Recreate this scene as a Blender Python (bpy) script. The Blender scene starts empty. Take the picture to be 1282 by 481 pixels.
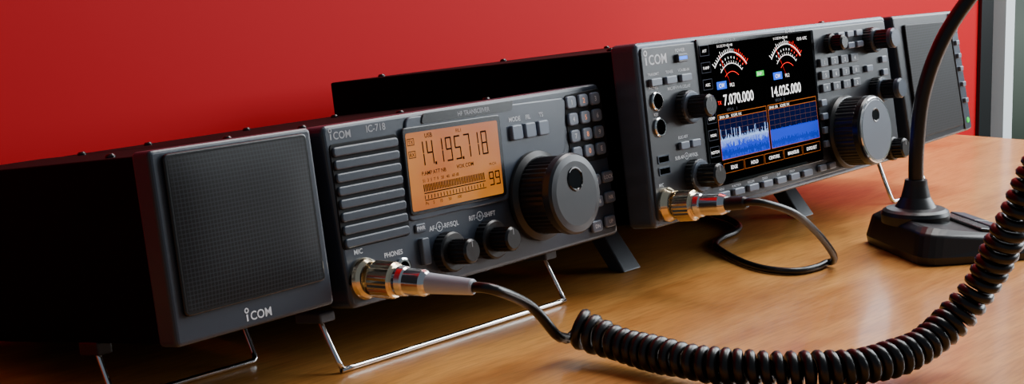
import bpy, bmesh, math, random
from mathutils import Vector, Matrix
random.seed(7)
S=0.001
COL=bpy.context.scene.collection
# ---------------------------------------------------------------- materials
def srgb(r,g,b):
    f=lambda c:(c/255/12.92) if c/255<=0.04045 else ((c/255+0.055)/1.055)**2.4
    return (f(r),f(g),f(b),1)
def mat(name,col,rough=0.5,metal=0.0,spec=0.5,bump=0,bscale=1500,emit=0,coat=0):
    m=bpy.data.materials.new(name);m.use_nodes=True;nt=m.node_tree
    b=nt.nodes["Principled BSDF"]
    b.inputs["Base Color"].default_value=col;b.inputs["Roughness"].default_value=rough
    b.inputs["Metallic"].default_value=metal;b.inputs["Specular IOR Level"].default_value=spec
    b.inputs["Coat Weight"].default_value=coat
    if emit:
        b.inputs["Emission Color"].default_value=col;b.inputs["Emission Strength"].default_value=emit
    tc=nt.nodes.new("ShaderNodeTexCoord");n=nt.nodes.new("ShaderNodeTexNoise");n.inputs["Scale"].default_value=bscale
    nt.links.new(tc.outputs["Object"],n.inputs["Vector"])
    if bump:
        bp=nt.nodes.new("ShaderNodeBump");bp.inputs["Strength"].default_value=bump;bp.inputs["Distance"].default_value=0.0004
        nt.links.new(n.outputs["Fac"],bp.inputs["Height"]);nt.links.new(bp.outputs[0],b.inputs["Normal"])
    return m
M={}
M['panel']=mat("slate_plastic",srgb(44,53,66),.3,0,.55,.08,2500)
M['panel2']=mat("slate_plastic_raised",srgb(53,62,76),.28,0,.55,.08,2500)
M['bezel']=mat("charcoal_plastic",srgb(40,48,60),.32,0,.55,.08,2500)
M['rim']=mat("grey_metal_rim",srgb(74,82,94),.26,.35,.5,.1)
M['bigface']=mat("dark_front_plastic",srgb(27,32,40),.32,0,.5,.08,2500)
M['case']=mat("black_painted_steel",srgb(4,4,5),.55,0,.05,.1)
M['black']=mat("black_plastic",srgb(12,12,14),.27,0,.5)
M['rubber']=mat("black_rubber",srgb(15,16,19),.38,0,.5,.05)
M['cord']=mat("black_vinyl_cord",srgb(9,9,10),.32,0,.45,.05)
M['btn']=mat("grey_button",srgb(98,108,124),.3,0,.5)
M['btnd']=mat("dark_button",srgb(58,65,76),.35,0,.5)
M['glass']=mat("glossy_screen_glass",srgb(5,5,7),.06,0,.35)
M['chrome']=mat("chrome",(.8,.79,.78,1),.12,1)
M['gold']=mat("warm_nickel_plating",(.85,.7,.48,1),.16,1)
M['sleeve']=mat("grey_strain_relief",srgb(180,188,198),.4,.0)
M['dialface']=mat("dial_face",srgb(30,34,40),.32,.1,.6)
M['silverdial']=mat("brushed_dial_face",srgb(128,134,144),.26,.6,.5)
M['white']=mat("white_print",srgb(210,214,220),.5)
M['grey']=mat("grey_print",srgb(150,154,160),.5)
M['dim']=mat("dim_pointer_print",srgb(120,122,126),.5)
M['hole']=mat("socket_hole",srgb(2,2,2),.9,0,0)
M['gap']=mat("vent_gap_plastic",srgb(14,16,19),.7,0,.2)
M['foot']=mat("grey_foot_plastic",srgb(62,69,79),.45)
M['white_frame']=mat("white_frame_paint",srgb(215,220,222),.4)
M['black_frame']=mat("black_frame_paint",srgb(12,12,14),.4)
M['carpet']=mat("floor_carpet",srgb(70,66,62),.9,0,.2,.3,200)
def em(name,c,s=1.0):
    return mat(name,srgb(*c),.9,0,0,emit=s)
M['e_white']=em("display_white",(235,235,235),1.3)
M['e_red']=em("display_red",(230,20,15),1.3)
M['e_blue']=em("display_blue",(25,80,220),1.2)
M['e_navy']=em("display_navy",(5,10,45),.8)
M['e_fill']=em("display_spectrum_blue",(22,50,185),1.0)
M['e_light']=em("display_trace",(140,175,235),1.0)
M['e_green']=em("display_green",(40,190,70),1.0)
M['e_orange']=em("display_orange",(170,92,40),.5)
M['e_grid']=em("display_grid",(95,70,60),.35)
M['e_grey']=em("display_grey",(70,75,85),.6)
M['e_led']=em("power_lamp_blue",(60,120,255),2.0)
M['e_key']=em("key_glow_orange",(230,150,110),.6)
M['lcdink']=mat("lcd_segment",srgb(34,16,4),.9,0,0)
def amber():
    m=mat("amber_backlit_lcd",srgb(226,138,48),.25);nt=m.node_tree;b=nt.nodes["Principled BSDF"]
    tc=nt.nodes.new("ShaderNodeTexCoord");n=nt.nodes.new("ShaderNodeTexNoise");n.inputs["Scale"].default_value=18
    r=nt.nodes.new("ShaderNodeValToRGB");r.color_ramp.elements[0].position=.35;r.color_ramp.elements[0].color=srgb(206,104,18);r.color_ramp.elements[1].position=.7;r.color_ramp.elements[1].color=srgb(240,156,54)
    nt.links.new(tc.outputs["Object"],n.inputs["Vector"]);nt.links.new(n.outputs["Fac"],r.inputs[0])
    nt.links.new(r.outputs[0],b.inputs["Emission Color"]);b.inputs["Emission Strength"].default_value=.68
    b.inputs["Base Color"].default_value=srgb(80,40,8)
    return m
M['lcd']=amber()
def grille():
    m=mat("perforated_grille",srgb(20,20,22),.5);nt=m.node_tree;b=nt.nodes["Principled BSDF"];L=nt.links.new
    tc=nt.nodes.new("ShaderNodeTexCoord");sp=nt.nodes.new("ShaderNodeSeparateXYZ");L(tc.outputs["Object"],sp.inputs[0])
    def mth(op,a,bv):
        n=nt.nodes.new("ShaderNodeMath");n.operation=op
        if isinstance(a,(int,float)): n.inputs[0].default_value=a
        else: L(a,n.inputs[0])
        if bv is not None:
            if isinstance(bv,(int,float)): n.inputs[1].default_value=bv
            else: L(bv,n.inputs[1])
        return n.outputs[0]
    k=2*math.pi/0.0042
    a=mth('SINE',mth('MULTIPLY',sp.outputs[0],k),None);c=mth('SINE',mth('MULTIPLY',sp.outputs[2],k),None)
    v=mth('ABSOLUTE',mth('MULTIPLY',a,c),None)
    r=nt.nodes.new("ShaderNodeValToRGB");r.color_ramp.elements[0].position=.2;r.color_ramp.elements[0].color=srgb(30,33,38);r.color_ramp.elements[1].position=.45;r.color_ramp.elements[1].color=srgb(2,2,3)
    L(v,r.inputs[0]);L(r.outputs[0],b.inputs["Base Color"])
    b.inputs["Specular IOR Level"].default_value=.18
    return m
M['grille']=grille()
def wood():
    m=mat("cherry_wood_veneer",srgb(180,100,45),.32,0,.45,coat=.3);nt=m.node_tree;b=nt.nodes["Principled BSDF"];L=nt.links.new
    b.inputs["Coat Roughness"].default_value=.13
    tc=nt.nodes.new("ShaderNodeTexCoord");mp=nt.nodes.new("ShaderNodeMapping");mp.inputs["Scale"].default_value=(1.6,8,4)
    L(tc.outputs["Object"],mp.inputs[0])
    n=nt.nodes.new("ShaderNodeTexNoise");n.inputs["Scale"].default_value=2.8;n.inputs["Detail"].default_value=8;n.inputs["Roughness"].default_value=.55;n.inputs["Distortion"].default_value=1.1;L(mp.outputs[0],n.inputs["Vector"])
    r=nt.nodes.new("ShaderNodeValToRGB");e=r.color_ramp.elements
    e[0].position=.3;e[0].color=srgb(174,108,46);e[1].position=.72;e[1].color=srgb(222,158,84)
    L(n.outputs["Fac"],r.inputs[0])
    mp2=nt.nodes.new("ShaderNodeMapping");mp2.inputs["Scale"].default_value=(14,150,40);L(tc.outputs["Object"],mp2.inputs[0])
    n2=nt.nodes.new("ShaderNodeTexNoise");n2.inputs["Scale"].default_value=3;n2.inputs["Detail"].default_value=4;L(mp2.outputs[0],n2.inputs["Vector"])
    mx=nt.nodes.new("ShaderNodeMixRGB");mx.blend_type='MULTIPLY';mx.inputs[0].default_value=.5
    r2=nt.nodes.new("ShaderNodeValToRGB");r2.color_ramp.elements[0].position=.36;r2.color_ramp.elements[0].color=(.55,.5,.42,1);r2.color_ramp.elements[1].position=.56
    L(n2.outputs["Fac"],r2.inputs[0]);L(r.outputs[0],mx.inputs[1]);L(r2.outputs[0],mx.inputs[2]);L(mx.outputs[0],b.inputs["Base Color"])
    return m
M['wood']=wood()
M['red']=mat("red_wall_paint",srgb(180,2,20),.65,0,.12,.08,60)
# ---------------------------------------------------------------- geometry helpers (millimetres)
def prism(poly,y0,y1):
    n=len(poly)
    v=[(x,y0,z) for x,z in poly]+[(x,y1,z) for x,z in poly]
    f=[list(range(n)),list(range(2*n-1,n-1,-1))]
    for i in range(n):
        j=(i+1)%n;f.append([i,n+i,n+j,j])
    return v,f,[False]*len(f)
def rpoly(pts,r,seg=5):
    out=[];n=len(pts)
    for i in range(n):
        p=Vector(pts[i]);a=(Vector(pts[i-1])-p);b=(Vector(pts[(i+1)%n])-p)
        rr=min(r,a.length*.49,b.length*.49);a.normalize();b.normalize()
        A=p+a*rr;B=p+b*rr
        for k in range(seg+1):
            t=k/seg;q=A*(1-t)**2+p*2*t*(1-t)+B*t*t;out.append((q.x,q.y))
    return out
def rect(x0,z0,x1,z1,r=0,seg=4):
    p=[(x0,z0),(x1,z0),(x1,z1),(x0,z1)]
    return rpoly(p,r,seg) if r else p
def box(x0,x1,y0,y1,z0,z1):
    return prism([(x0,z0),(x1,z0),(x1,z1),(x0,z1)],y0,y1)
def flat(poly,y):
    return [(x,y,z) for x,z in poly],[list(range(len(poly)))],[False]
def lathe(prof,o,d=(0,-1,0),n=40,ribs=0,amp=0,ribseg=()):
    d=Vector(d).normalized();up=Vector((0,0,1)) if abs(d.z)<.9 else Vector((1,0,0))
    a=d.cross(up).normalized();b=a.cross(d).normalized();o=Vector(o)
    v=[];f=[];sm=[]
    def ring(r,s,rib):
        i0=len(v)
        for k in range(n):
            t=2*math.pi*k/n;rr=r+(amp*math.cos(ribs*t) if rib else 0)
            v.append(tuple(o+d*s+(a*math.cos(t)+b*math.sin(t))*rr))
        return i0
    for i in range(len(prof)-1):
        (r0,s0),(r1,s1)=prof[i],prof[i+1];rb=i in ribseg
        A=ring(r0,s0,rb);B_=ring(r1,s1,rb)
        for k in range(n):
            j=(k+1)%n;f.append([A+k,B_+k,B_+j,A+j]);sm.append(not rb)
    A=ring(prof[-1][0],prof[-1][1],False);f.append([A+n-1-k for k in range(n)]);sm.append(False)
    return v,f,sm
def smooth_path(pts,step=4):
    P=[Vector(p) for p in pts];out=[]
    P=[P[0]*2-P[1]]+P+[P[-1]*2-P[-2]]
    for i in range(1,len(P)-2):
        p0,p1,p2,p3=P[i-1:i+3];m=max(2,int((p2-p1).length/step))
        for k in range(m):
            t=k/m;out.append(.5*((2*p1)+(p2-p0)*t+(2*p0-5*p1+4*p2-p3)*t*t+(3*p1-p0-3*p2+p3)*t**3))
    out.append(P[-2]);return out
def tube(P,r,n=10):
    v=[];f=[];sm=[];P=[Vector(p) for p in P]
    T=[(P[min(i+1,len(P)-1)]-P[max(i-1,0)]).normalized() for i in range(len(P))]
    up=Vector((0,0,1)) if abs(T[0].z)<.9 else Vector((1,0,0));a=T[0].cross(up).normalized()
    for i,p in enumerate(P):
        a=(a-T[i]*a.dot(T[i])).normalized();b=T[i].cross(a)
        for k in range(n):
            t=2*math.pi*k/n;v.append(tuple(p+(a*math.cos(t)+b*math.sin(t))*r))
    for i in range(len(P)-1):
        for k in range(n):
            j=(k+1)%n;f.append([i*n+k,i*n+j,(i+1)*n+j,(i+1)*n+k]);sm.append(True)
    f.append(list(range(n-1,-1,-1)));f.append([(len(P)-1)*n+k for k in range(n)]);sm+=[False,False]
    return v,f,sm
_tc={}
def text(body,x,z,size,y,align='LEFT',bold=0.0,sx=1.0):
    key=(body,align,bold)
    if key not in _tc:
        cu=bpy.data.curves.new("t","FONT");cu.body=body;cu.size=1;cu.align_x=align;cu.offset=bold;cu.resolution_u=3
        ob=bpy.data.objects.new("t",cu);COL.objects.link(ob);bpy.context.view_layer.update()
        me=bpy.data.meshes.new_from_object(ob)
        _tc[key]=([tuple(v.co) for v in me.vertices],[list(p.vertices) for p in me.polygons])
        bpy.data.objects.remove(ob);bpy.data.curves.remove(cu);bpy.data.meshes.remove(me)
    v,f=_tc[key]
    return [(x+a*size*sx,y,z+b*size) for a,b,c in v],[list(q) for q in f],[False]*len(f)
def make(name,parent,parts,bevel=0,label=None,seg=2,world=False,fix=False):
    vs=[];fs=[];mi=[];sm=[];mats=[]
    for g,mk in parts:
        v,f,s=g;o=len(vs);vs+=[(a*S,b*S,c*S) for a,b,c in v];fs+=[[i+o for i in q] for q in f];sm+=s
        if mk not in mats: mats.append(mk)
        mi+=[mats.index(mk)]*len(f)
    me=bpy.data.meshes.new(name);me.from_pydata(vs,[],fs)
    for mk in mats: me.materials.append(M[mk])
    me.polygons.foreach_set("material_index",mi);me.polygons.foreach_set("use_smooth",sm);me.update()
    if fix:
        bm=bmesh.new();bm.from_mesh(me);bmesh.ops.recalc_face_normals(bm,faces=bm.faces);bm.to_mesh(me);bm.free()
    ob=bpy.data.objects.new(name,me);COL.objects.link(ob)
    if parent:
        ob.parent=parent
        if world: ob.location=-parent.location
    if bevel:
        b=ob.modifiers.new("Bevel","BEVEL");b.width=bevel*S;b.segments=seg;b.limit_method='ANGLE';b.angle_limit=math.radians(40)
    if label: ob["label"]=label
    return ob
def thing(name,loc,rx,label,cat,rz=0):
    e=bpy.data.objects.new(name,None);e.empty_display_size=.02;e.location=Vector(loc)*S;e.rotation_euler=(rx,0,rz)
    COL.objects.link(e);e["label"]=label;e["category"]=cat;return e
def logo(x,z,h,y):
    s=h/0.70
    parts=[text("COM",x+h*.75,z,s,y,bold=.012)]
    parts.append(prism(rect(x+h*.2,z,x+h*.42,z+h*.78),y,y+.05))
    c=(x+h*.31,z+h*1.22);n=20
    v=[];f=[]
    for k in range(n):
        t=2*math.pi*k/n
        for r in (h*.17,h*.32): v.append((c[0]+r*math.cos(t),y,c[1]+r*math.sin(t)))
    for k in range(n):
        j=(k+1)%n;f.append([2*k,2*k+1,2*j+1,2*j])
    parts.append((v,f,[False]*n))
    return parts
SEG={'0':'abcdef','1':'bc','2':'abged','3':'abgcd','4':'fgbc','5':'afgcd','6':'afgedc','7':'abc','8':'abcdefg','9':'abcdfg'}
def sevseg(ch,x,z,w,h,t,y):
    g=.2;out=[];m=h/2
    R={'a':(x+g,z+h-t,x+w-g,z+h),'d':(x+g,z,x+w-g,z+t),'g':(x+g,z+m-t/2,x+w-g,z+m+t/2),
       'f':(x,z+m+g,x+t,z+h-g),'b':(x+w-t,z+m+g,x+w,z+h-g),'e':(x,z+g,x+t,z+m-g),'c':(x+w-t,z+g,x+w,z+m-g)}
    for s in SEG[ch]: out.append(flat(rect(*R[s]),y))
    return out
def arc(cx,cz,r0,r1,a0,a1,y,n=16):
    v=[];f=[]
    for k in range(n+1):
        t=math.radians(a0+(a1-a0)*k/n)
        for r in (r0,r1): v.append((cx+r*math.cos(t),y,cz+r*math.sin(t)))
    for k in range(n): f.append([2*k,2*k+1,2*k+3,2*k+2][::-1])
    return v,f,[False]*n
def screw(x,y,z): return lathe([(2.6,0),(2.6,1.0),(1.8,1.9),(0.01,2.0)],(x,y,z),(0,0,1),14)
def letter(parent,items):
    for g,mk in items: make("lettering",parent,[(g,mk)])

# ---------------------------------------------------------------- camera
FOC=2041.9;C=Vector((-584.85,-598.02,236.01));yaw,pit,rol=.6923,.1584,-.0208
F=Vector((math.cos(yaw)*math.cos(pit),math.sin(yaw)*math.cos(pit),-math.sin(pit)));R=Vector((math.sin(yaw),-math.cos(yaw),0));U=R.cross(F)
R2=R*math.cos(rol)+U*math.sin(rol);U2=-R*math.sin(rol)+U*math.cos(rol)
cam=bpy.data.cameras.new("camera");cam.sensor_width=36;cam.lens=36*FOC/1282;cam.shift_y=(220.99-240.5)/1282;cam.clip_start=.02;cam.clip_end=50
co=bpy.data.objects.new("camera",cam);COL.objects.link(co)
co.matrix_world=Matrix(((R2.x,U2.x,-F.x,C.x*S),(R2.y,U2.y,-F.y,C.y*S),(R2.z,U2.z,-F.z,C.z*S),(0,0,0,1)))
bpy.context.scene.camera=co

# ---------------------------------------------------------------- room
def struct(name,parts,bevel=0):
    o=make(name,None,parts,bevel);o["kind"]="structure";return o
struct("wall_back",[(box(-1800,1478,305,405,-740,1700),'red')])
struct("floor",[(box(-1800,3600,-1800,405,-760,-740),'carpet')])
struct("window_1",[(box(1478,1516,300,340,-740,1700),'black_frame'),(box(1572,1602,306,330,-700,1660),'white_frame'),(box(2560,2600,300,340,-740,1700),'black_frame'),
   (box(1516,2560,300,340,-740,-700),'black_frame'),(box(1516,2560,300,340,1660,1700),'black_frame')])
struct("wall_right",[(box(2600,3600,305,405,-740,1700),'red')])

# ---------------------------------------------------------------- desk
desk=thing("desk",(0,0,-740),0,"cherry veneer wooden desk holding the radio equipment","desk")
def dk(n,p,b=0,l=None): return make(n,desk,p,b,l,world=True,seg=3)
d=dk("desk_top",[(prism([(-900,-620),(900,-620),(985,-560),(1008,-460),(1026,290),(-900,290)],-30,0),'wood')])
for v in d.data.vertices:
    x,y,z=v.co; v.co=(x,z,y)
d.data.flip_normals()
bv=d.modifiers.new("Bevel","BEVEL");bv.width=.004;bv.segments=3;bv.limit_method='ANGLE'
for (x,y) in ((-860,-560),(900,-480),(-860,250),(960,250)):
    dk("leg",[(box(x-25,x+25,y-25,y+25,-740,-30),'wood')],3)

# ---------------------------------------------------------------- near transceiver
T1=.14;O1=(0,0,36.2)
tr=thing("transceiver",O1,-T1,"dark grey compact radio transceiver with amber display","radio transceiver")
make("case",tr,[(box(4,236,12,239,2,93.5),'case')],1.2)
for x,y in ((40,60),(120,60),(200,60),(40,200),(120,200),(200,200)): make("case_screw",tr,[(screw(x,y,93.5),'black')])
make("front_panel",tr,[(prism(rpoly([(2,-2.5),(241.5,-1),(240,95.5),(-2,95)],5),0,18),'panel')],2.2,seg=3)
make("louvre_panel",tr,[(prism(rect(1.5,29,53,85,3),-.6,.5),'gap')],.4)
for i in range(8):
    z=80.6-i*6.9
    make("louvre",tr,[(prism(rect(2.6,z-2.6,52,z+2.6,2.2),-1.9,0),'panel')],1.2,seg=4)
make("display_surround",tr,[(prism(rpoly([(52.5,36),(139,36),(150,50),(196,56),(203,90),(60,93)],5),-1.2,.5),'panel2')],1)
make("header_strip",tr,[(prism(rpoly([(72,88.2),(150,87.5),(152,93),(74,93.6)],1.5),-1.9,-1),'black'),(text("HF TRANSCEIVER",116,89.2,3.6,-1.95,'CENTER',.01),'grey')])
make("display_bezel",tr,[(prism(rpoly([(53.5,39),(136,39),(138,86.5),(55,87.5)],3),-2.2,-.8),'black')],.8)
LY=-2.4
L=[(flat(rpoly([(55.2,41.2),(132.6,40.6),(134.6,83.2),(57.0,84.2)],1.5),LY),'lcd')]
ly=LY-.05
x=65
for ch in "14.195.718":
    if ch=='.': L.append((flat(rect(x-2.0,64.6,x-.5,66.2),ly),'lcdink'));x+=.6;continue
    for g in sevseg(ch,x,65,5.1,13.6,.9,ly): L.append((g,'lcdink'))
    x+=7.5
L+=[(text("USB",72,80.2,3.6,ly,bold=.012),'lcdink'),(text("FIL1",98,80.2,3,ly),'lcdink')]
for z,s in ((78,"TX"),(71,"RX")):
    L+=[(text(s,58.4,z,3,ly,bold=.012),'lcdink')]
    for g in (rect(57.6,z-.8,63.2,z-.4),rect(57.6,z+2.7,63.2,z+3.1),rect(57.6,z-.8,58,z+3.1),rect(62.8,z-.8,63.2,z+3.1)): L.append((flat(g,ly),'lcdink'))
L+=[(text("P.AMP ATT NB",66,59.8,3.1,ly,bold=.012),'lcdink'),(text("VOX COM",95,60,3.1,ly,bold=.012),'lcdink')]
L+=[(text("S1  3  5  7  9   20   40   60 dB",66,56,2.5,ly,bold=.005),'lcdink'),(text("Po     5      10       50       100",66,43.4,2.5,ly,bold=.005),'lcdink')]
for i in range(40):
    xx=66+i*1.3;L.append((flat(rect(xx,50.8,xx+.8,54.8),ly),'lcdink'))
    if i%2==0: L.append((flat(rect(xx,46.6,xx+.6,48.8),ly),'lcdink'))
L.append((flat(rect(66,49.6,118,50.2),ly),'lcdink'));L.append((flat(rect(66,45.8,118,46.3),ly),'lcdink'))
for i,ch in enumerate("99"):
    for g in sevseg(ch,121.5+i*5.4,46.5,4.2,8.0,.8,ly): L.append((g,'lcdink'))
L.append((text("M-CH",123,58,2.4,ly),'lcdink'))
make("display",tr,L,label="amber backlit segment display")
for x in (151,163.5,176): make("mode_button",tr,[(prism(rect(x-5.0,69.6,x+5.0,78.6,1.8),-3.6,0),'btn')],.8)
# keypad
make("keypad_recess",tr,[(prism(rpoly([(201.5,48),(241,48),(240,92.5),(202,91)],4),-.5,.5),'gap')],.4)
def button(parent,name,x,z,w,h,d,mk,txt=None,tm='white',ts=3.2,r=1.4,y0=0):
    k=make(name,parent,[(prism(rect(x-w/2,z-h/2,x+w/2,z+h/2,r),y0-d,y0),mk)],.8)
    if txt: make("legend",k,[(text(txt,x,z-ts*.34,ts,y0-d-.06,'CENTER',.012),tm)])
for r in range(4):
    for c in range(3):
        button(tr,"keypad_button",207.4+c*12.2,86.4-r*10.5,9.8,7.8,2.2,'btn',"123456789.0E"[r*3+c],'e_key' if (r*3+c)%3==1 else 'white',4.4,2.6)
for (x,z,s) in ((222,36,"SET"),(235,36.5,"LOCK"),(222,22.5,"NB"),(235,23.5,"NR"),(218,7.5,"DN"),(232,8.5,"UP"),(209.5,41.5,"V/M")):
    button(tr,"function_button",x,z,10.4,7.2,2.2,'btn',s,'white',3.4,2)
dl=make("tuning_dial",tr,[(lathe([(26.6,0),(27.2,2),(26.8,3.6),(23.6,5.6)],(165,0,34.5),n=72),'rubber'),
  (lathe([(22.2,5),(22.6,6.5),(22.6,22),(22.2,23.5)],(165,0,34.5),n=180,ribs=45,amp=.4,ribseg=(0,1,2)),'rubber'),
  (lathe([(22.6,22.5),(24.0,24),(24.0,28.5),(22.8,30),(19,30.5),(.1,30.5)],(165,0,34.5),n=72),'dialface')])
make("finger_dimple",dl,[(lathe([(7.4,30.3),(7.2,30.9),(6.3,31.1),(5.9,30.6),(.1,30.55)],(165,0,43),n=36),'glass'),
   (arc(165,43,6.5,7.0,30,140,-31.15),'grey')])
def dualknob(parent,x,z,ro,ri,do,di,y0=0,rim=None):
    a=make("control_knob",parent,[(lathe([(ro,0),(ro,do-1),(ro-1,do),(ri,do)],(x,y0,z),n=96,ribs=24,amp=.25,ribseg=(0,)),'rubber')])
    if rim: make("knob_rim",a,[(lathe([(ro+.1,do-1.8),(ro-.7,do+.15),(ro-1.6,do+.2)],(x,y0,z),n=60),rim)])
    make("knob_cap",a,[(lathe([(ri,do-.1),(ri,di-1.2),(ri-1.2,di),(.1,di)],(x,y0,z),n=96,ribs=18,amp=.35,ribseg=(0,)),'black')])
    make("pointer_line",a,[(prism(rect(x-.35,z+2.4,x+.35,z+ri-.8),y0-di-.1,y0-di+.1),'dim')])
dualknob(tr,80,15,11.2,6.8,7,20);dualknob(tr,116,16,11.2,6.8,7,20)
button(tr,"power_button",61,31.5,8,5,1.2,'btnd',"PWR",'white',3,1)
make("power_key",tr,[(prism(rect(58.5,11,64.5,26,1.2),-3,0),'btnd')],.6)
TX=[(g,'grey') for g in logo(2.5,87.2,4.0,-.15)]
TX.append((text("IC-718",30,88.2,5.4,-.15,bold=.01),'grey'))
for s,x,z,sz in (("MIC",9,25.5,3.8),("PHONES",31,20,3.8),("AF-\u2295-RF/SQL",68.5,28.4,3.9),("RIT-\u2295-SHIFT",102,29.0,3.9),("LOCK",143,59,3)):
    TX.append((text(s,x,z,sz,-.15,bold=.01),'white'))
for s,x in (("MODE",152),("FIL",164.5),("TS",177)): TX.append((text(s,x,80.8,3.8,-1.35,'CENTER',.012),'white'))
letter(tr,TX)
make("microphone_socket",tr,[(lathe([(11.2,0),(11.2,2),(10.4,4),(9,6),(9,7)],(14,0,12),n=48),'gold')],label="nickel plated socket")
make("headphone_jack",tr,[(lathe([(5.5,0),(5.5,1.2),(4.6,1.6),(3.4,1.6)],(44,0,12.5),n=32),'chrome'),(lathe([(3.6,1.5),(3.6,1.7),(.1,1.7)],(44,0,12.5),n=32),'hole')])
def bail(parent,x0,x1,ytop,ybot,zt,t,z0,mk='chrome'):
    zb=-(z0-math.sin(t)*ybot)/math.cos(t)+1.8
    w=8
    pts=[(x0,ytop,zt)]+[(x0,ybot+(ytop-ybot)*.15,zb+(zt-zb)*.15),(x0+1.5,ybot,zb+.6),(x0+w,ybot,zb),((x0+x1)/2,ybot,zb),(x1-w,ybot,zb),(x1-1.5,ybot,zb+.6),(x1,ybot+(ytop-ybot)*.15,zb+(zt-zb)*.15),(x1,ytop,zt)]
    make("wire_stand",parent,[(tube(smooth_path(pts,3),1.5,12),mk)],label="bent chrome wire stand")
bail(tr,-3,188,22,8,-3,T1,36.2)
make("stand_bracket",tr,[(box(-8,3,14,34,-8,-2.6),'foot')],1)
make("stand_bracket",tr,[(box(183,194,14,34,-8,-.5),'foot')],1)
for x in (25,215): make("rear_foot",tr,[(box(x-9,x+9,212,226,-4.0,2),'rubber')],.8)

# ---------------------------------------------------------------- near loudspeaker
sp=thing("loudspeaker",(-113,0,36.2),-T1,"dark grey external speaker box with black perforated grille","speaker")
make("case",sp,[(box(3,101,10,236,3,94),'case')],1.2)
make("front_bezel",sp,[(prism(rpoly([(.5,2),(104,3),(103.5,95.5),(0,96)],3),0,14),'bezel')],2,seg=3)
make("grille_frame",sp,[(prism(rpoly([(6.5,15.5),(98,16.5),(98,93),(6.5,93.4)],3),-2.2,0),'black')],.8)
v=[];f=[];nx,nz=14,12
for j in range(nz+1):
    for i in range(nx+1):
        a=i/nx*2-1;b=j/nz*2-1
        v.append((8.5+87.5*(i/nx),-2.3-1.8*(1-a**4)*(1-b**4),17.8+73.6*(j/nz)))
for j in range(nz):
    for i in range(nx):
        q=j*(nx+1)+i;f.append([q,q+1,q+nx+2,q+nx+1])
make("grille",sp,[((v,f,[True]*len(f)),'grille')],label="black perforated grille")
letter(sp,[(g,'white') for g in logo(43.5,6,4.3,-.2)])
for x,y in ((15,50),(90,50),(15,180),(90,180)): make("case_screw",sp,[(screw(x,y,94),'black')])
bail(sp,4,97,70,60,2,T1,36.2)
for x in (0,92): make("stand_bracket",sp,[(box(x+1,x+10,64,80,-3,4),'rubber')],1)
for x in (20,85): make("rear_foot",sp,[(box(x-9,x+9,212,226,-4.0,4),'rubber')],.8)

# ---------------------------------------------------------------- far transceiver
T2=.126;O2=(246.2,-23.9,39.0)
bg=thing("transceiver",O2,-T2,"large black radio transceiver with colour spectrum screen","radio transceiver")
make("case",bg,[(box(3,337,14,277,3,114.5),'case')],1.5)
for x,y in ((30,40),(170,40),(310,40),(30,250),(170,250),(310,250)): make("case_screw",bg,[(screw(x,y,114.5),'black')])
make("front_panel",bg,[(prism(rpoly([(.5,.5),(343,2.5),(338,115),(1.5,118)],5),0,20),'rim')],2.4,seg=3)
make("front_face",bg,[(prism(rpoly([(4,4.5),(339,6.5),(334.5,111.5),(5,114.5)],4),-1.2,.5),'bigface')],.8)
GY=-2.2
make("screen_glass",bg,[(prism(rpoly([(67.5,17),(217,16.5),(221,112),(67,115.5)],2),GY,-.5),'glass')],.4)
D=[];y=GY-.1;y2=y-.05;y3=y2-.05;y4=y3-.04
D.append((flat(rect(69,19,217,111),y+.05),'hole'))
for cx,mx in ((106,0),(179,1)):
    cz=78
    D.append((arc(cx,cz,26,26.6,40,140,y),'e_white'))
    D.append((arc(cx,cz,25,26,40,72,y),'e_red'))
    D.append((arc(cx,cz,18.5,19,45,135,y),'e_white'));D.append((arc(cx,cz,13,13.4,50,130,y),'e_red'))
    for k in range(21):
        a=42+k*4.8;D.append((arc(cx,cz,26.7,28.6 if k%5 else 30,a,a+1.1,y,1),'e_white' if k>7 else 'e_red'))
        if k%2==0: D.append((arc(cx,cz,19.2,20.6,45+k*4.2,46+k*4.2,y,1),'e_white'))
    for k in range(9): D.append((arc(cx,cz,22,23.4,48+k*9.5,50+k*9.5,y,1),'e_white' if k>2 else 'e_red'))
    D.append((arc(cx,cz,5,28,118,118.8,y2,1),'e_red'))
    D.append((flat(rect(cx-20,80.5,cx-8,85.6),y),'e_blue'));D.append((text("CW",cx-14,81.6,3.8,y2,'CENTER',.01),'e_white'))
    D.append((text("FIL2",cx-4,81.2,3.4,y),'e_white'));D.append((text("S 1 3 5 7 9 +20 +40",cx-15,108.2,2.4,y),'e_white'))
D.append((flat(rect(137,85,147,88.5),y),'e_green'));D.append((text("DUP",138,85.6,3,y2),'e_white'))
D.append((text("TX",85,70.5,3.4,y,bold=.01),'e_red'))
D.append((text("7.070.000",92,69.5,10,y,bold=.012,sx=.98),'e_white'));D.append((text("14.025.000",153,69.0,10,y,bold=.012,sx=.95),'e_white'))
D.append((text("VFO A    1",95,65.2,3,y),'e_grey'));D.append((text("VFO B    2",158,65.2,3,y),'e_grey'))
D.append((text("12:10  UTC",196,105.6,3,y),'e_white'))
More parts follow.
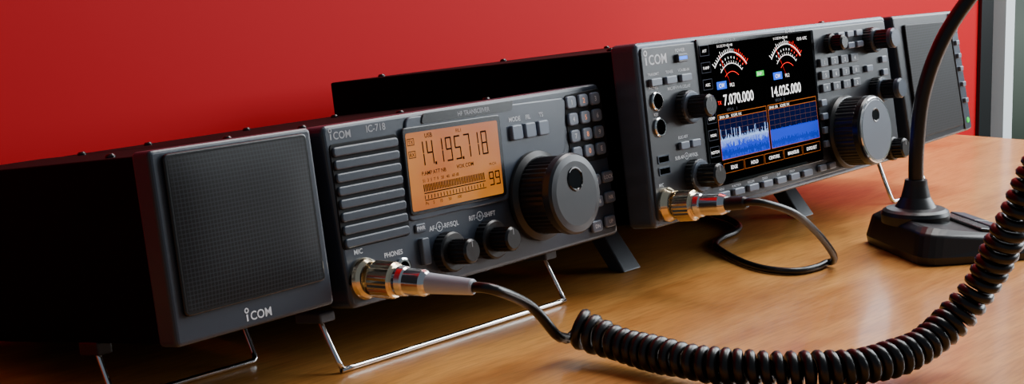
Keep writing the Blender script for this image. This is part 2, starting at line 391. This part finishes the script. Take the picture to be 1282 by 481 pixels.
for x0,x1,am in ((83,145,1.0),(147,214.5,.1)):
    D.append((flat(rect(x0,33.5,x1,64),y),'e_orange'));D.append((flat(rect(x0+.4,33.9,x1-.4,60.4),y2),'e_navy'))
    D.append((flat(rect(x0+.4,60.8,x1-.4,63.6),y2),'hole'));D.append((text("SPAN  50k    SCOPE  FIX",x0+2,61.1,2.6,y3),'e_white'))
    D.append((flat(rect(x0+.4,33.9,x1-.4,46.5),y3),'e_fill'))
    n=150;w=(x1-x0-.8)/n
    for k in range(n):
        h=46.5+am*(abs(random.gauss(0,1.5))+(6 if random.random()<.05 else 0)+(6*math.exp(-((k-60)/2)**2)))
        D.append((flat(rect(x0+.4+k*w,46,x0+.4+(k+1)*w,min(h,58.5)),y3),'e_light' if am>.5 else 'e_fill'))
        if am>.5: D.append((flat(rect(x0+.4+k*w,41+random.random()*5,x0+.4+(k+.6)*w,46.6),y4),'e_light'))
    for k in range(1,9): D.append((flat(rect(x0+k*7.2,46,x0+k*7.2+.2,60.3),y2-.02),'e_grid'))
    for k in range(1,4): D.append((flat(rect(x0+.4,46+k*3.6,x1-.4,46.2+k*3.6),y2-.02),'e_grid'))
    for k in range(60):
        xk=x0+.6+k*(x1-x0-1.8)/60;D.append((flat(rect(xk,34+random.random()*3,xk+.35,38+random.random()*2.5),y4),'e_navy'))
for i,s in enumerate(("EDGE","HOLD","CENT/FIX","MAIN/SUB","EXPD/SET")):
    x=84+i*26.2
    D.append((flat(rect(x,24.4,x+25,31.2),y),'e_orange'));D.append((flat(rect(x+.3,24.7,x+24.7,30.9),y2),'hole'))
    D.append((text(s,x+12.5,26.5,3.4,y3,'CENTER',.005),'e_white'))
for i,s in enumerate(("ATT","P.AMP","AGC","VOX","COMP","MONI","NOTCH","NR")):
    D.append((flat(rect(70,104-i*11.2,81,111-i*11.2),y),'e_grey'));D.append((flat(rect(70.3,104.3-i*11.2,80.7,110.7-i*11.2),y2),'hole'));D.append((text(s,75.5,106.3-i*11.2,2.7,y3,'CENTER'),'e_white'))
make("display",bg,D,label="lit colour display with meters and spectrum")
FY=-1.2
def fbtn(x,z,w=12,h=5,mk='btn',n="function_button"): return make(n,bg,[(prism(rect(x-w/2,z-h/2,x+w/2,z+h/2,1.3),FY-2.6,FY),mk)],.6)
pb=fbtn(48,105,11,5.5,'btnd',"power_button");make("power_lamp",pb,[(flat(rect(43.5,104,52.5,106),FY-2.7),'e_led')])
for x in (16,33,50): fbtn(x,92)
for x in (40,53): fbtn(x,49,10)
for i in range(7): fbtn(80+i*18.5,10.8,12.5,4.6)
for x in (213,227,286,300): fbtn(x,11.5,10,4.6)
for r in range(3):
    for c in range(4):
        k=fbtn(230+c*15.5,87-r*9.3,11.5,6.2,'btnd')
        make("legend",k,[(text("%d"%((r*4+c+1)%10),230+c*15.5,85.6-r*9.3,4,FY-2.7,'CENTER',.01),'white')])
for c in range(3): fbtn(260+c*14,105,10,4.6)
for c in range(3): fbtn(260+c*14,96.5,10,4.6)
for z in (58,48,38,28): fbtn(224,z,8,5)
for z in (77,45,36,27): fbtn(299,z,10,5)
for z in (102,92,82,72): fbtn(324,z,8,5)
dualknob(bg,47,73,10.8,7.2,8,22,rim='rim');dualknob(bg,49,28,10.8,7.2,8,22,rim='rim')
dualknob(bg,243,100,7,5.5,6,15);dualknob(bg,305,98,9.5,7,9,24,rim='rim');dualknob(bg,308,59.5,9.5,7,9,24,rim='rim');dualknob(bg,325,12,9,7.5,5,14)
for x,z in ((305,98),(308,59.5)):
    make("knob_cap_face",bg,[(lathe([(7.6,20),(7.6,23),(6.6,24.4),(.1,24.4)],(x,0,z),n=32),'rim')])
DX,DZ=252,33.5
dd=make("tuning_dial",bg,[(lathe([(27,0),(27.3,4),(26,6),(25,6.5)],(DX,-1,DZ),n=72),'rubber'),
  (lathe([(25,6),(25,21),(24.5,22)],(DX,-1,DZ),n=180,ribs=50,amp=.35,ribseg=(0,1)),'rubber'),
  (lathe([(25.6,21.5),(25.6,25.5),(24.5,27),(22,27.4)],(DX,-1,DZ),n=72),'black'),(lathe([(24.3,27.0),(23.6,27.6),(21.8,27.7)],(DX,-1,DZ),n=72),'chrome'),(lathe([(22.2,27.6),(22.0,27.9),(.1,27.9)],(DX,-1,DZ),n=72),'silverdial')])
make("finger_dimple",dd,[(lathe([(5.4,27.8),(5,28.3),(4.2,28.0),(.1,27.95)],(DX,-1,DZ+11),n=36),'glass')])
for z in (80,63.5):
    make("jack_socket",bg,[(lathe([(6.2,0),(6.2,1.2),(5.6,1.8),(4.2,1.8)],(16,FY,z),n=32),'chrome'),(lathe([(4.8,1.7),(4.8,1.95),(.1,1.95)],(16,FY,z),n=32),'hole')])
for z in (43,35.5): make("usb_port",bg,[(prism(rect(10.5,z-2.6,23,z+2.6),FY-.6,FY),'rim'),(prism(rect(11.3,z-1.8,22.2,z+1.8),FY-.7,FY),'hole')])
make("microphone_socket",bg,[(lathe([(11,0),(11,2),(10,4),(9,6),(9,7)],(16,FY,14),n=48),'gold')])
fy=FY-.1
TX=[(g,'white') for g in logo(8,103.2,6.2,fy)]
for s,x,z,sz in (("POWER",43,109,3.2),("TRANSMIT",10,96.3,2.6),("TUNER",30,96.3,2.6),("VOX/BK-IN",44,96.3,2.6),("PHONES",9,87.6,2.8),("KEY",12,70.8,2.8),("MIC/RF PWR/DELAY",30,85.5,3),("ELEC-KEY",36,53.5,2.6),("SUB AF-\u2295-RF/SQL",30,40.6,3.2),("MIC",9,26,3)):
    TX.append((text(s,x,z,sz,fy,bold=.008),'white'))
TX.append((text("HF/50MHz TRANSCEIVER",86,111.6,2.6,-2.3),'grey'))
TX.append((text("IC-7610",181,112.0,4,-2.4,bold=.01),'white'))
for i,s in enumerate(("MENU","FUNCTION","M.SCOPE","QUICK","EXIT","SPEECH")): TX.append((text(s,80+i*18.5,14.0,2.2,fy,'CENTER'),'white'))
letter(bg,TX)
def wedgefoot(parent,x0,x1,z0,t):
    yb0,yb1=50,62
    zb=lambda yy:-(z0-.5-math.sin(t)*yy)/math.cos(t)
    P=[(84,1),(70,1),(yb0,zb(yb0)),(yb1,zb(yb1))]
    v=[(x0-(0 if i<2 else 2),a,b) for i,(a,b) in enumerate(P)]+[(x1+(0 if i<2 else 2),a,b) for i,(a,b) in enumerate(P)]
    f=[[0,1,2,3],[7,6,5,4],[0,4,5,1],[1,5,6,2],[2,6,7,3],[3,7,4,0]]
    make("front_foot",parent,[((v,f,[False]*6),'foot')],1,fix=True)
wedgefoot(bg,33,49,39.0,T2);wedgefoot(bg,268,284,39.0,T2)
for x in (30,310): make("rear_foot",bg,[(box(x-9,x+9,255,269,-4.4,4),'rubber')],.8)

# ---------------------------------------------------------------- far loudspeaker
s2=thing("loudspeaker",(246.2+349,-23.9,39.0),-T2,"dark grey external speaker with tall grille and control strip","speaker")
make("case",s2,[(box(3,116,12,240,8,108),'case')],1.5)
make("front_bezel",s2,[(prism(rpoly([(13,7),(126,10),(113,112),(1,114)],4),0,16),'bigface')],2.2,seg=3)
make("bezel_rim",s2,[(prism(rpoly([(113,11),(125,11.5),(113,110.5),(101,110.5)],3),-1.2,0),'rim')],.8)
make("grille",s2,[(prism(rpoly([(24,14),(108,16),(97,104),(17,106)],3),-2.4,.5),'grille')],.8,label="black perforated grille")
for i,(x,z) in enumerate(((107.5,96),(109,85),(110.5,74),(112,63),(114,50),(116,36))):
    make("filter_button",s2,[(prism(rect(x-3,z-2,x+3,z+2,1),-3.6,-1.2),'btn')],.5)
make("badge",s2,[(lathe([(2.4,1.2),(2,1.8),(.1,1.8)],(118.5,0,19),n=20),'e_green')])
bail(s2,14,78,34,22,8,T2,39.0)
for x in (9,73): make("stand_bracket",s2,[(box(x,x+11,26,44,0,10),'foot')],1)
for x in (25,95): make("rear_foot",s2,[(box(x-9,x+9,215,230,-9.2,9),'rubber')],.8)

# ---------------------------------------------------------------- desk microphone
e1=Vector((-.61,-.792,0));e2=Vector((.792,-.61,0))
A=Vector((483,-63,0))
mc=thing("desk_microphone",(460,-115,0),0,"black gooseneck desk microphone on a wedge shaped base","microphone")
def q(a,b,z):
    p=A+e1*a+e2*b;return (p.x,p.y,z)
def loft(rings):
    n=len(rings[0]);v=[p for r in rings for p in r];f=[list(range(n-1,-1,-1))]
    for k in range(len(rings)-1):
        for i in range(n):
            j=(i+1)%n;f.append([k*n+i,k*n+j,(k+1)*n+j,(k+1)*n+i])
    f.append([(len(rings)-1)*n+i for i in range(n)]);return v,f,[False]*len(f)
def oct_(a0,a1,b0,b1,c,z,zf=None):
    zf=z if zf is None else zf
    return [q(a,b,z+(zf-z)*(b-b0)/(b1-b0)) for a,b in rpoly([(a0,b0),(a1,b0),(a1,b1),(a0,b1)],c,5)]
g=loft([oct_(10,104,-22,62,14,0),oct_(9,105,-23,63,14,6,5),oct_(12,102,-20,60,14,21,13),oct_(17,97,-15,55,14,25,15.5)])
make("base",mc,[(g,'rubber')],2.4,world=True,fix=True,seg=3)
def slab(a0,a1,b0,b1,z0,z1,h):
    P=[(a0,b0,z0),(a1,b0,z0),(a1,b1,z1),(a0,b1,z1)]
    v=[q(a,b,z) for a,b,z in P]+[q(a,b,z+h) for a,b,z in P]
    return v,[[3,2,1,0],[4,5,6,7],[0,1,5,4],[1,2,6,5],[2,3,7,6],[3,0,4,7]],[False]*6
make("push_to_talk_bar",mc,[(slab(20,94,25,38,18,16.2,4),'black')],1.2,world=True,fix=True)
make("push_to_talk_bar",mc,[(slab(20,56,41,53,16,14.4,4),'btnd')],1.2,world=True,fix=True)
make("push_to_talk_bar",mc,[(slab(58,94,41,53,16,14.4,4),'btnd')],1.2,world=True,fix=True)
nb=Vector(q(50,-1,26))
make("neck_collar",mc,[(lathe([(23,-6),(23.5,0),(22.5,2.5),(20,4),(14,5),(10,12),(8.2,20),(7.6,24)],nb,(0,0,1),n=40),'rubber')],world=True)
npts=[nb+Vector(p) for p in ((0,0,20),(0,0,45),(3,-2,80),(10,-9,112),(21,-19,138),(36,-33,162),(55,-50,181),(80,-72,194))]
make("gooseneck",mc,[(tube(smooth_path(npts,4),5.2,16),'cord')],world=True)
make("microphone_capsule",mc,[(lathe([(6,-2),(9,4),(10,8),(10,34),(7,40),(.1,41)],npts[-1],(.72,-.6,.3),n=32),'grille')],world=True)

# ---------------------------------------------------------------- cords
cd=thing("coiled_microphone_cord",(94,-85,0),0,"black coiled cord plugged into the compact transceiver","cable")
p0=Vector((14.5,-6,49));pd=Vector((9,-54,1.2)).normalized()
make("plug",cd,[(lathe([(9.0,0),(9.6,1),(9.6,13),(8.8,14.2),(7.8,14.2)],p0,pd,n=96,ribs=24,amp=.3,ribseg=(1,)),'gold'),
  (lathe([(7.8,14),(8.2,17),(7.8,20),(7.1,21),(7.1,31),(6.3,33),(5.4,34)],p0,pd,n=48),'chrome')],world=True,label="nickel plated screw-on plug")
make("strain_relief",cd,[(lathe([(5.6,33),(5.4,36),(4.2,60),(3.6,61),(.1,61)],p0,pd,n=32),'sleeve')],world=True,label="light grey sleeve")
pe=p0+pd*58
CW=2.9
cpath=smooth_path([(90,-78,19),(92,-90,15),(91,-118,11.5),(88,-163,11.2),(98,-193,11.2),(122,-225,11.4),(158,-241,14),(184,-250,25),(194,-262,44),(194,-274,69),(192,-286,95),(195,-297,125),(200,-306,171)],1.0)
T=[(cpath[min(i+1,len(cpath)-1)]-cpath[max(i-1,0)]).normalized() for i in range(len(cpath))]
nrm=T[0].cross(Vector((0,0,1))).normalized()
N=[]
for i in range(len(cpath)):
    nrm=(nrm-T[i]*nrm.dot(T[i])).normalized();N.append(nrm.copy())
cum=[0]
for i in range(1,len(cpath)): cum.append(cum[-1]+(cpath[i]-cpath[i-1]).length)
def wind(ph0):
    out=[];s=0;j=0;ph=ph0
    while s<cum[-1]-.5:
        while j<len(cum)-2 and cum[j+1]<s: j+=1
        t=(s-cum[j])/max(1e-6,cum[j+1]-cum[j]);p=cpath[j].lerp(cpath[j+1],t);n_=N[j].lerp(N[j+1],t).normalized();tt=T[j].lerp(T[j+1],t).normalized()
        b_=tt.cross(n_);k=max(0,1-s/26);pitch=6.5+1.6*k+.4*math.sin(s/9);rr=6.9+1.5*k+.35*math.sin(s/7)
        out.append(p+(n_*math.cos(ph)+b_*math.sin(ph))*rr)
        s+=pitch/18;ph+=2*math.pi/18
    return out
want=Vector((.85,-.2,-.5)).normalized()
best=max([k*math.pi/12 for k in range(24)],key=lambda a:(lambda c:(c[1]-c[0]).normalized().dot(want))(wind(a)[:3]))
coil=wind(best)
t0=(coil[1]-coil[0]).normalized();c0=coil[0]
lead=smooth_path([pe,pe+pd*14+Vector((2,0,-1)),pe.lerp(c0,.55)+Vector((2,-4,5)),c0-t0*9+Vector((-1,0,1)),c0-t0*3,c0,coil[1]],3)
make("cord",cd,[(tube(lead,2.8,12),'cord')],world=True)
make("coil",cd,[(tube(coil,CW,8),'cord')],world=True,label="tightly wound black coil")

c2=thing("microphone_cord",(370,-75,0),0,"black cord plugged into the large transceiver looping on the desk","cable")
p1=Vector((262,-32,53));d1=Vector((1,-44,6)).normalized()
make("plug",c2,[(lathe([(9,0),(9.6,1),(9.6,12),(8.6,13),(7.6,13)],p1,d1,n=96,ribs=24,amp=.3,ribseg=(1,)),'gold'),
  (lathe([(7.6,13),(8,15),(7.4,18),(6.8,19),(6.8,32),(5.4,36)],p1,d1,n=48),'chrome')],world=True)
make("strain_relief",c2,[(lathe([(4.4,35),(4,48),(3,50),(.1,50)],p1,d1,n=32),'rubber')],world=True)
pe=p1+d1*46
pts=[pe,pe+d1*12,(290,-98,51),(322,-97,33),(352,-92,14),(368,-84,5),(370,-78,2.8),(354,-79,2.6),(336,-74,2.6),(331,-58,2.6),(336,-40,2.6),(348,-20,2.6),(362,-2,2.6),(380,16,2.6),(405,26,2.6),(430,30,2.6),(455,44,2.6),(480,80,2.6),(500,150,2.6),(505,272,2.6)]
make("cord",c2,[(tube(smooth_path(pts,4),2.4,12),'cord')],world=True)

# ---------------------------------------------------------------- light
w=bpy.data.worlds.new("world");bpy.context.scene.world=w;w.use_nodes=True;nt=w.node_tree
bgn=nt.nodes["Background"];tc=nt.nodes.new("ShaderNodeTexCoord");sx=nt.nodes.new("ShaderNodeSeparateXYZ");r=nt.nodes.new("ShaderNodeValToRGB")
ad=nt.nodes.new("ShaderNodeMath");ad.operation='ADD';ad.inputs[1].default_value=.5
nt.links.new(tc.outputs["Generated"],sx.inputs[0]);nt.links.new(sx.outputs[2],ad.inputs[0]);nt.links.new(ad.outputs[0],r.inputs[0])
e=r.color_ramp.elements;e[0].position=0.36;e[0].color=(.2,.28,.22,1);e[1].position=.43;e[1].color=(.7,.86,.76,1)
e2_=e.new(.55);e2_.color=(.48,.58,.7,1)
nt.links.new(r.outputs[0],bgn.inputs[0]);bgn.inputs[1].default_value=.25
def area(name,loc,target,sx_,sy_,pw,col=(1,1,1)):
    l=bpy.data.lights.new(name,'AREA');l.shape='RECTANGLE';l.size=sx_;l.size_y=sy_;l.energy=pw;l.color=col
    o=bpy.data.objects.new(name,l);COL.objects.link(o);o.location=loc
    o.rotation_euler=(Vector(target)-Vector(loc)).to_track_quat('-Z','Y').to_euler();return o
area("window_light",(1.75,-.6,.75),(0.3,0,.0),1.4,1.1,56,(.9,.96,1))
area("ceiling_light",(1.0,-.14,1.3),(0.25,.05,0),.9,.6,21,(1,.98,.95))
